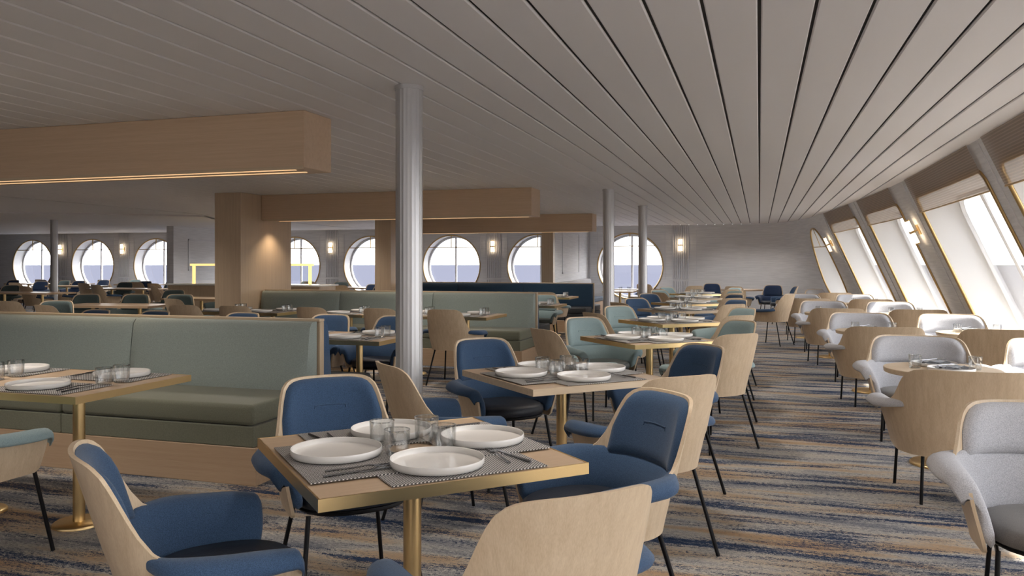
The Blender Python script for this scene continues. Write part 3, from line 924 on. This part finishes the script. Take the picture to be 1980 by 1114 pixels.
    sa = P['a'] * P['taper'] - .022; yb = -P['b'] * P['taper'] + .05; yf = P['seat_f']
    cy = (yb + yf) / 2; sb = (yf - yb) / 2
    rows = []
    for k in range(n):
        t = 2 * PI * k / n; c, s_ = math.cos(t), math.sin(t); e = 2.5
        ox = sa * math.copysign(abs(c) ** (2 / e), c); oy = sb * math.copysign(abs(s_) ** (2 / e), s_)
        rows.append([(ox * q, cy + oy * q, P['seat_z'] + z) for q, z in prof])
    m = MB(); m.grid(rows, closed_u=True); m.build('seat_cushion', seatmat, root, smooth=True, autos=3.2)
    # frame and legs
    fz = P['seat_z'] - .006
    m = MB(); ring = []
    for k in range(24):
        t = 2 * PI * k / 24; c, s_ = math.cos(t), math.sin(t)
        ring.append((sa * .93 * math.copysign(abs(c) ** .8, c), cy + sb * .94 * math.copysign(abs(s_) ** .8, s_), fz))
    m.tube(ring, .009, 6, closed=True)
    lg = P['legs']
    if P.get('bar'):
        m.tube([(lg[0][0][0], lg[0][0][1], P['bar']), (lg[2][0][0], lg[2][0][1], P['bar'])], .008, 6)
        m.tube([(lg[1][0][0], lg[1][0][1], P['bar']), (lg[3][0][0], lg[3][0][1], P['bar'])], .008, 6)
        m.tube([(lg[2][0][0], lg[2][0][1], P['bar']), (lg[3][0][0], lg[3][0][1], P['bar'])], .008, 6)
    m.build('seat_frame', 'black', root, smooth=True)
    for a_, b_ in lg:
        m = MB(); m.tube([a_, b_], .0095, 8); m.build('leg', 'black', root, smooth=True)
    return root

DIN = dict(a=.292, b=.262, L=.205, zb=.402, za=.60, taper=.86, w0=.42, w1=.72, lean=.30, padT=.030, pad_s=.252, wing=.092, f0=.36, f1=.60,
           rim=[(0, .872), (.12, .871), (.17, .866), (.20, .856), (.222, .840), (.238, .815), (.248, .785), (.258, .745), (.268, .705), (.282, .665), (.30, .635), (.33, .612),
                (.38, .600), (.46, .594), (.56, .590), (.63, .582), (.648, .572), (.656, .555), (.660, .52)],
           stitch=.735, seat_f=.265, seat_z=.425,
           legs=[((-.20, .20, .415), (-.245, .27, 0)), ((.20, .20, .415), (.245, .27, 0)), ((-.17, -.16, .415), (-.235, -.27, 0)), ((.17, -.16, .415), (.235, -.27, 0))])
LNG = dict(a=.42, b=.335, L=.22, zb=.275, za=.56, taper=.84, w0=.42, w1=.62, lean=.16, padT=.050, pad_s=.392, pad_k=1.05, wing=.105, f0=.40, f1=.62,
           rim=[(0, .785), (.24, .785), (.30, .780), (.335, .768), (.365, .748), (.388, .722), (.404, .690), (.418, .655), (.434, .625), (.456, .598), (.49, .578),
                (.54, .565), (.64, .558), (.74, .548), (.79, .540), (.808, .530), (.818, .51), (.822, .47)],
           seat_f=.32, seat_z=.315, bar=.285,
           legs=[((-.315, .20, .30), (-.33, .22, 0)), ((.315, .20, .30), (.33, .22, 0)), ((-.24, -.20, .30), (-.255, -.235, 0)), ((.24, -.20, .30), (.255, -.235, 0))])

PROTO = {}
TAKEN = []
def clear(x, y, r):
    return all(math.hypot(x - a, y - b) >= r + c for a, b, c in TAKEN)
def place_chair(kind, x, y, phi, label, group):
    """phi: direction the sitter faces, degrees from +X"""
    if kind not in PROTO:
        nm = 'lounge_chair' if kind == 'lounge' else 'dining_chair'
        if kind == 'lounge': r = build_chair(nm, LNG, 'grey', 'seat_grey')
        elif kind == 'blue': r = build_chair(nm, DIN, 'blue', 'seat_blue')
        elif kind == 'teal': r = build_chair(nm, DIN, 'teal', 'seat_teal')
        elif kind == 'slate': r = build_chair(nm, DIN, 'slate', 'seat_teal')
        elif kind == 'navy': r = build_chair(nm, DIN, 'navy', 'seat_blue')
        PROTO[kind] = r; o = r
    else: o = copy_tree(PROTO[kind])
    o.location = (x, y, 0); o.rotation_euler = (0, 0, math.radians(phi - 90))
    TAKEN.append((x, y, .30 if kind != 'lounge' else .46))
    tag(o, label, 'chair', group)
    return o

# ------------------------------------------------------------------ tables
def table_square(w, d, edge, poles, H=.75):
    root = empty('dining_table')
    m = MB(); m.box(-w / 2 + .006, w / 2 - .006, -d / 2 + .006, d / 2 - .006, H - .030, H); m.build('tabletop', 'top', root)
    m = MB(); t = .006
    for (x0, x1, y0, y1) in ((-w / 2, w / 2, -d / 2, -d / 2 + t), (-w / 2, w / 2, d / 2 - t, d / 2), (-w / 2, -w / 2 + t, -d / 2 + t, d / 2 - t), (w / 2 - t, w / 2, -d / 2 + t, d / 2 - t)):
        m.box(x0, x1, y0, y1, H - .034, H + .001)
    m.build('edge_band', edge, root)
    for px in poles:
        m = MB(); m.lathe([(.030, .018), (.030, H - .035)], px, 0, 20); m.lathe([(.06, H - .04), (.06, H - .034)], px, 0, 16); m.build('pedestal_pole', 'brass', root, smooth=True)
        m = MB(); m.lathe([(0, 0), (.128, 0), (.128, .010), (.120, .018), (0, .020)], px, 0, 32); m.build('base_disc', 'brass', root, smooth=True)
    return root
TP = {}
def place_table(key, x, y, rz, label, group, w=.85, d=.85, edge='brass', poles=(0,)):
    if key not in TP: TP[key] = table_square(w, d, edge, poles); o = TP[key]
    else: o = copy_tree(TP[key])
    if group.startswith('distant'):
        for q in range(-3, 4): TAKEN.append((x + q / 3 * (w / 2 - .2) * math.cos(rz), y + q / 3 * (w / 2 - .2) * math.sin(rz), d / 2 - .08))
    o.location = (x, y, 0); o.rotation_euler = (0, 0, rz); tag(o, label, 'table', group); return o

# tableware prototypes (each a thing of its own)
def mk_plate(name='dinner_plate', r=.145):
    m = MB(); m.lathe([(0, .000), (r * .90, .000), (r * .97, .003), (r, .012), (r, .0245), (r * .992, .026), (r * .975, .0245), (r * .972, .014), (r * .955, .0085), (r * .90, .0065), (0, .006)], 0, 0, 48)
    return m.build(name, 'plate', None, smooth=True, autos=.9)
def mk_tumbler():
    m = MB(); seg = 36
    m.lathe([(0, 0), (.034, 0), (.037, .003), (.0405, .03), (.0425, .0865), (.0425, .090), (.0400, .090), (.0400, .0865), (.0385, .03), (.034, .010), (0, .009)], 0, 0, seg, flute=-.025)
    o = m.build('glass_tumbler', 'tumbler', None, smooth=True, autos=.6)
    o.data.materials.append(MT['tumbler_rim'])
    for p in o.data.polygons:
        if p.center.z > .0875 or p.center.z < .0105: p.material_index = 1
    return o
def mk_fork():
    m = MB(); n = 4
    m.tube([(0, -.10, .004), (0, -.02, .006), (0, .03, .010), (0, .045, .008)], [.0035, .003, .0025, .003], 6)
    m.box(-.011, .011, .044, .062, .006, .0085)
    for k in range(4): m.box(-.011 + k * .0063, -.011 + k * .0063 + .003, .061, .105, .0065, .0085)
    return m.build('fork', 'steel', None, smooth=True)
def mk_knife():
    m = MB(); m.tube([(0, -.11, .004), (0, .0, .004)], [.0042, .0036], 6)
    m.grid([[(-.004, 0, .003), (-.004, 0, .005), (.006, 0, .005), (.006, 0, .003)], [(-.004, .08, .003), (-.004, .08, .005), (.010, .08, .005), (.010, .08, .003)],
            [(.002, .115, .003), (.002, .115, .005), (.005, .115, .005), (.005, .115, .003)]], closed_v=True)
    m.ngon([(-.004, 0, .003), (-.004, 0, .005), (.006, 0, .005), (.006, 0, .003)]); m.ngon([(.002, .115, .003), (.002, .115, .005), (.005, .115, .005), (.005, .115, .003)])
    return m.build('table_knife', 'steel', None)
def mk_mat():
    m = MB(); m.box(-.25, .25, -.165, .165, 0, .003); return m.build('placemat', 'mat', None)
def mk_napkin():
    m = MB(); n = 8; random.seed(3)
    rows = [[(lerp(-.10, .10, i / n), lerp(-.055, .055, j / n) + .01 * math.sin(i), .004 + .006 * math.sin(i * 1.3 + j) + .004 * math.cos(j * 2.1)) for j in range(n + 1)] for i in range(n + 1)]
    top = rows; m.grid(top)
    m.grid([[(p[0], p[1], p[2] - .006) for p in r] for r in top][::-1])
    for e in ((0, slice(None)), ): pass
    return m.build('napkin', 'napkin', None, smooth=True, fix=False)
KIT = {'plate': (mk_plate, 'plate'), 'tumbler': (mk_tumbler, 'glass'), 'fork': (mk_fork, 'fork'), 'knife': (mk_knife, 'knife'), 'mat': (mk_mat, 'placemat'), 'napkin': (mk_napkin, 'napkin')}
KP = {}
def put(kind, x, y, z, rz, label, group):
    if kind not in KP: KP[kind] = KIT[kind][0](); o = KP[kind]
    else: o = KP[kind].copy(); COL.objects.link(o)
    o.location = (x, y, z); o.rotation_euler = (0, 0, rz); tag(o, label, KIT[kind][1], group); return o

def setting(tx, ty, tz, trz, lx, ly, ang, where, tname, grp, glass=True, cut=True, r=0.0, glx=.0, gly=.235, cutx=.185, zmat=0.0):
    """one place setting; (lx,ly) table-local position of the placemat centre, ang local rotation: diner sits at local -y of the mat"""
    def W(ax, ay):
        c, s = math.cos(ang), math.sin(ang); bx, by = lx + ax * c - ay * s, ly + ax * s + ay * c
        C, Sn = math.cos(trz), math.sin(trz); return tx + bx * C - by * Sn, ty + bx * Sn + by * C
    a = trz + ang
    x, y = W(0, 0); put('mat', x, y, tz + .0015 + zmat, a, 'grey woven placemat, %s of %s' % (where, tname), 'placemats on ' + grp)
    z = tz + .0055 + zmat
    x, y = W(-.05, -.008); put('plate', x, y, z, a, 'white plate, %s of %s' % (where, tname), 'plates on ' + grp)
    if cut:
        x, y = W(cutx - .02, .0); put('fork', x, y, z, a + random.uniform(-.12, .02), 'steel fork, %s of %s' % (where, tname), 'forks on ' + grp)
        x, y = W(cutx + .018, -.01); put('knife', x, y, z, a + random.uniform(0.05, .2), 'steel knife, %s of %s' % (where, tname), 'knives on ' + grp)
    if glass:
        x, y = W(glx, gly); put('tumbler', x, y, tz + .001, a, 'glass tumbler, %s of %s' % (where, tname), 'tumblers on ' + grp)

# ------------------------------------------------------------------ aisle row of diagonal square tables
ORD = ['first', 'second', 'third', 'fourth', 'fifth', 'sixth', 'seventh', 'eighth']
ROW = [(-1.11, 2.47), (-1.07, 4.43), (-.88, 6.78), (-.92, 8.98), (-1.04, 11.3), (-1.10, 13.25), (-1.17, 15.4), (-1.25, 17.5)]
ROWCOL = ['blue', 'blue', 'teal', 'teal', 'blue', 'blue', 'teal', 'teal']
EDGE = ['brass', 'oak_x', 'brass', 'brass', 'oak_x', 'brass', 'oak_x', 'brass']
for i, (tx, ty) in enumerate(ROW):
    rz = math.radians(45 if i < 2 else 42)
    tn = '%s aisle table' % ('nearest' if i == 0 else ORD[i])
    tl = ['nearest square oak table with brass edge, set for four', 'second square table of the aisle row, plain oak edge, between blue chairs'] 
    lb = tl[i] if i < 2 else '%s square table along the aisle row counted from the camera, %s edge' % (ORD[i], 'brass' if EDGE[i] == 'brass' else 'oak')
    place_table('sq_' + EDGE[i], tx, ty, rz, lb, 'square tables along the aisle', edge=EDGE[i])
    col = ROWCOL[i]; dk = {'blue': 'navy', 'teal': 'slate'}[col]
    cw = 'blue' if col == 'blue' else 'pale teal'
    d = .70
    for (sx, sy, phi, wh, cc) in ((-1, 1, -45, 'far left side', col), (1, 1, 225, 'far right side', col), (1, -1, 135, 'near right side', col), (-1, -1, 45, 'near left side', col)):
        jx = random.uniform(-.015, .015)
        if i in (0, 6) and wh == 'near left side': jx = .10 if i == 0 else .16
        place_chair(cc, tx + sx * .515 + jx, ty + sy * .50, phi + random.uniform(-2, 2), '%s upholstered oak-shell chair, %s of the %s' % (cw, wh, tn), 'chairs around the aisle tables')
    names = ['near right side', 'far right side', 'far left side', 'near left side']
    for q in range(4):
        ang = q * PI / 2
        cx_, cy_ = .035, -.245
        lx = cx_ * math.cos(ang) - cy_ * math.sin(ang); ly = cx_ * math.sin(ang) + cy_ * math.cos(ang)
        setting(tx, ty, .751, rz, lx, ly, ang, names[q], tn, 'the aisle tables', cut=(i < 5), glx=-.117, gly=.167, zmat=.0031 * (q % 2))

# ------------------------------------------------------------------ booth tables and chairs
def booth_table(x0, x1, yc, side, sec, tn, chairs, kinds, gset=True, depth=.80):
    w = x1 - x0; cx = (x0 + x1) / 2; long = w > 1.1
    key = 'booth_%d' % round(w * 100)
    place_table(key, cx, yc, 0, tn[0], 'oak tables along the booth benches', w=w, d=depth, poles=((-.34, .34) if long else (0,)))
    xs = (cx + .36, cx - .36) if long else (cx,)
    for q, x in enumerate(xs):
        pos = ('right half' if q == 0 else 'left half') if long else 'middle'
        for sgn, wh in ((-1, 'near'), (1, 'far')):
            setting(cx, yc, .751, 0, x - cx, sgn * .215, 0 if sgn < 0 else PI, '%s %s' % (wh, pos), tn[1], 'the booth tables', cut=(sec < 1), glass=gset, glx=(.20 if sgn < 0 else -.20), gly=.155)
    for c, (x, kd) in enumerate(zip(chairs, kinds)):
        phi = 90 if side < 0 else -90
        phi += random.uniform(-7, 7)
        cw = {'blue': 'blue', 'teal': 'pale teal', 'slate': 'dark teal', 'navy': 'navy'}[kd]
        pw = '' if len(chairs) == 1 else (', right-hand seat' if x == max(chairs) else ', left-hand seat')
        place_chair(kd, x, yc + side * .62, phi, '%s oak-shell chair across from the bench at the %s%s' % (cw, tn[1], pw), 'chairs along the booth tables')

for k, (Y, dx) in enumerate(((0, 0), (5.8, 0), (11.65, -.36))):
    nm = ['nearest', 'middle', 'furthest'][k]
    fr = ['sage', 'sage', 'navy'][k]
    yc = 3.38 + Y + (.1 if k else 0)
    kd = ['teal', 'blue', 'teal'][k]
    booth_table(-4.50 + dx, -3.05 + dx, yc, -1, k, ('oak table with two brass pedestals in front of the %s %s bench' % (nm, fr), '%s %s-bench right table' % (nm, fr)), ((-3.48 if k == 0 else -3.36 + dx), -4.16 + dx), (kd, kd))
    if k < 2: booth_table(-5.42 + dx, -4.66 + dx - (.0), yc, -1, k, ('small oak table for two at the centre of the %s %s bench' % (nm, fr), '%s %s-bench small table' % (nm, fr)), (-5.04 + dx,), (kd,)) if k else None
    if k: booth_table(-7.2 + dx, -5.86 + dx, yc, -1, k, ('oak table in front of the left end of the %s %s bench' % (nm, fr), '%s %s-bench left table' % (nm, fr)), (-6.15 + dx, -6.9 + dx), (kd, kd))
    yb = 6.25 + Y
    if k < 2:
        kb = ['blue', 'teal'][k]
        booth_table(-4.37 + dx, -2.92 + dx, yb, 1, k, ('oak table behind the %s sage bench, right end of its blue bench' % nm, '%s blue-bench right table' % nm), (-3.42, -4.10), (kb, kb))
        booth_table(-5.52 + dx, -4.76 + dx, yb, 1, k, ('small oak table behind the %s sage bench' % nm, '%s blue-bench small table' % nm), (-5.15,), (kb,), gset=(k == 0))
        if k == 0: booth_table(-7.4 + dx, -5.95 + dx, yb, 1, k, ('oak table at the left of the blue bench behind the nearest sage bench', 'nearest blue-bench left table'), (-6.27, -7.06), (kb, kb))

# ------------------------------------------------------------------ lounge chairs and round tables beside the windows
def round_table():
    root = empty('round_table'); H = .66
    m = MB(); m.lathe([(0, H - .035), (.355, H - .035), (.362, H - .03), (.365, H - .004), (.362, H), (0, H)], 0, 0, 64); m.build('tabletop', 'oak_x', root, smooth=True, autos=.7)
    m = MB(); m.lathe([(.028, .018), (.028, H - .035)], 0, 0, 18); m.build('pedestal_pole', 'brass', root, smooth=True)
    m = MB(); m.lathe([(0, 0), (.20, 0), (.20, .01), (.19, .018), (0, .02)], 0, 0, 36); m.build('base_disc', 'brass', root, smooth=True)
    return root
rt0 = None
LX = lambda y: interp(y, [(2, 1.17), (7, 1.20), (9.5, 1.16), (11, 1.10), (14.3, .93), (17.6, .75), (20, .55)])
WX = lambda y: LX(y) + .99 - .14 * sstep(y, 17.5, 19)
TY = [2.72, 6.12, 9.42, 12.75, 16.0, 19.2]
for row, XF in ((0, LX), (1, WX)):
    rn = ('aisle-side', 'window-side')[row]
    for i, y in enumerate(TY):
        if row == 0 and i == 5: continue
        if row == 1 and i == 0: continue
        x = XF(y)
        tn = '%s %s round table' % ('nearest' if i == 0 else ORD[i], rn)
        if rt0 is None: rt0 = round_table(); o = rt0
        else: o = copy_tree(rt0)
        TAKEN.append((x, y, .36))
        o.location = (x, y, 0)
        tag(o, 'small round oak table, %s of the %s row of grey chairs' % (ORD[i], rn), 'table', 'round tables between the grey lounge chairs')
        th = math.atan2(XF(y + .5) - XF(y - .5), 1.0)          # row heading
        T_ = lambda dx, dy: (x + dx * math.cos(th) + dy * math.sin(th), y - dx * math.sin(th) + dy * math.cos(th))
        H = .6605
        if i < 5:
            for (dx, dy, w_) in ((-.17, -.02, 'left'), (.20, -.02, 'right')):
                p = T_(dx, dy); put('tumbler', p[0], p[1], H, 0, 'glass tumbler, %s side of the %s' % (w_, tn), 'tumblers on the round tables')
            for (dx, dy, w_) in ((.03, -.14, 'near'), (-.02, .15, 'far')):
                p = T_(dx, dy); put('plate', p[0], p[1], H, 0, 'white plate, %s side of the %s' % (w_, tn), 'plates on the round tables')
                if i < 4:
                    put('napkin', p[0], p[1], H + .0245, .5, 'grey folded napkin on the %s plate of the %s' % (w_, tn), 'napkins on the round tables')
                    put('fork', p[0] - .01, p[1] + .01, H + .036, -.9, 'steel fork on the %s plate of the %s' % (w_, tn), 'forks on the round tables')
        if not (i == 0):
            p = T_(-.05, -.82)
            place_chair('lounge', p[0], p[1], 90 - math.degrees(th) , 'grey wide lounge chair, oak back to the camera, at the %s' % tn, 'grey lounge chairs')
        p = T_(.035 if i else -.01, .88)
        place_chair('lounge', p[0], p[1], -90 - math.degrees(th), 'grey wide lounge chair facing the camera, at the %s' % tn, 'grey lounge chairs')

# ------------------------------------------------------------------ far tables and chairs, placed from their depth
def depth_of(ytop, z=.872): return (EYE - z) * 1552 / (ytop - 512)
FAR = {'l': [  # (px, y of the top, colour, facing)
    (48, 580, 'teal', 95), (76, 583, 'slate', -60), (130, 582, 'teal', 80), (155, 570, 'slate', -65), (198, 568, 'teal', 90), (240, 570, 'slate', -65),
    (282, 570, 'teal', 85), (322, 571, 'slate', -60), (362, 574, 'teal', 75), (8, 552, 'slate', -70), (13, 542, 'navy', -80), (45, 546, 'blue', 95),
    (54, 541.5, 'navy', -85), (66, 553, 'blue', 80), (78, 540.5, 'blue', 100), (90, 545, 'navy', -70), (118, 541.5, 'teal', -85), (126, 551, 'blue', 70),
    (141, 543.5, 'navy', -80), (177, 541.5, 'navy', -85), (179, 547, 'blue', 85), (199, 540.8, 'blue', 95), (206, 550, 'blue', 80), (228, 546, 'slate', -70),
    (239, 541.5, 'teal', -80), (262, 545.5, 'blue', 100), (276, 544.5, 'navy', -80), (300, 548.5, 'blue', 90), (312, 543.5, 'blue', -80), (322, 552, 'blue', 60),
    (346, 561, 'slate', -70), (408, 562, 'slate', -110)],
    'c': [(645, 546, 'teal', -70), (666, 551, 'blue', 95), (699, 551, 'navy', -110), (722, 550, 'navy', -70), (610, 545, 'blue', 90), (588, 544, 'teal', -80)],
    'r': [(1379, 548, 'navy', -80), (1479, 549, 'navy', -100), (1426, 553, 'blue', 75), (1494, 564, 'blue', 150), (1518, 552.5, 'blue', 190), (1333, 552, 'blue', 120),
          (1249, 549, 'blue', 70)]}
def ordw(n):
    return ['leftmost', 'second from left', 'third from left', 'fourth from left', 'fifth from left', 'sixth from left', 'seventh from left', 'eighth from left', 'ninth from left',
            'tenth from left', 'eleventh from left', 'twelfth from left', 'thirteenth from left', 'fourteenth from left', 'fifteenth from left'][n]
def far_table(px, ytop, w, lb, rz=0, key='far', dpt=.8):
    D = (EYE - .75) * 1552 / (ytop - 512); x, y = at_px(px, D)
    place_table('%s%d' % (key, round(w * 10)), x, min(y, 21), rz, lb, 'distant dining tables', w=w, d=dpt, edge='plinth', poles=(-w * .25, w * .25) if w > 1.2 else (0,))
    return x, min(y, 21)
far_table(225, 589, 1.6, 'oak table among slate green chairs beyond the nearest sage bench', math.radians(8))
far_table(390, 576, 1.2, 'oak table left of the square oak column')
far_table(45, 565, 2.2, 'long oak table at the left edge of the distant dining area')
far_table(246, 557.5, 2.0, 'long oak table beneath the third round window from the left')
far_table(150, 552.5, 1.6, 'small distant oak table beneath the second round window from the left')
far_table(55, 548, 1.2, 'small distant oak table beneath the leftmost round window')
far_table(200, 546.5, 1.4, 'tiny distant oak table between the second and third round windows')
far_table(290, 549, 1.4, 'distant oak table next to the white partition')
far_table(690, 555.5, 1.4, 'distant oak table between the two oak columns')
far_table(1440, 558.5, .85, 'square oak table at the far wall between navy chairs', math.radians(45))
x, y = far_table(1199, 562.5, .7, 'small oak table with gold pedestal at the pale grey bench, nearer one')
far_table(1217, 559, .7, 'small oak table with gold pedestal at the pale grey bench, farther one')
for n, dx in enumerate((-.2, 0.0, .2)):
    put('tumbler', x + dx, y + .05, .7515, 0, 'glass tumbler on the small table by the rightmost round window, %s' % ('left one', 'middle one', 'right one')[n], 'tumblers by the round window')

zone = {'l': 'in the far left area', 'c': 'between the oak columns', 'r': 'by the plain far wall'}
for zk, lst in FAR.items():
    cnt = {}
    for (px, yt, kd, phi) in sorted(lst):
        D0 = depth_of(yt); D = None
        for dd in (0, .2, -.2, .4, -.4, .6, -.6, .8, -.8, 1.1, -1.1, 1.4, -1.4, 1.8, -1.8, 2.3, -2.3, 2.9, -2.9):
            for dp in (0, 6, -6, 12, -12, 20, -20):
                x, y = at_px(px + dp, D0 + dd)
                if y < 21.7 and clear(x, y, .47): D = D0 + dd; break
            if D is not None: break
        if D is None: continue
        away = phi > 0 and phi < 180
        cw = {'blue': 'blue', 'teal': 'pale teal', 'slate': 'slate green', 'navy': 'navy'}[kd]
        far = 'distant' if D > 16 else 'nearer'
        key = (kd, away, far); n = cnt.get(key, 0); cnt[key] = n + 1
        lb = '%s %s chair %s %s, %s' % (far, cw, 'showing its oak back' if away else 'showing its front', zone[zk], ordw(n))
        place_chair(kd, x, y, phi, lb, 'dining chairs ' + zone[zk])

# ------------------------------------------------------------------ the sea outside
m = MB(); R_ = 40000
m.ngon([(R_ * math.cos(2 * PI * k / 48), R_ * math.sin(2 * PI * k / 48), -14) for k in range(48)])
sea_m = plain('sea_water', (0.055, 0.058, 0.076), 0.9, spec=0.0)
o = m.build('sea', sea_m); struct(o)
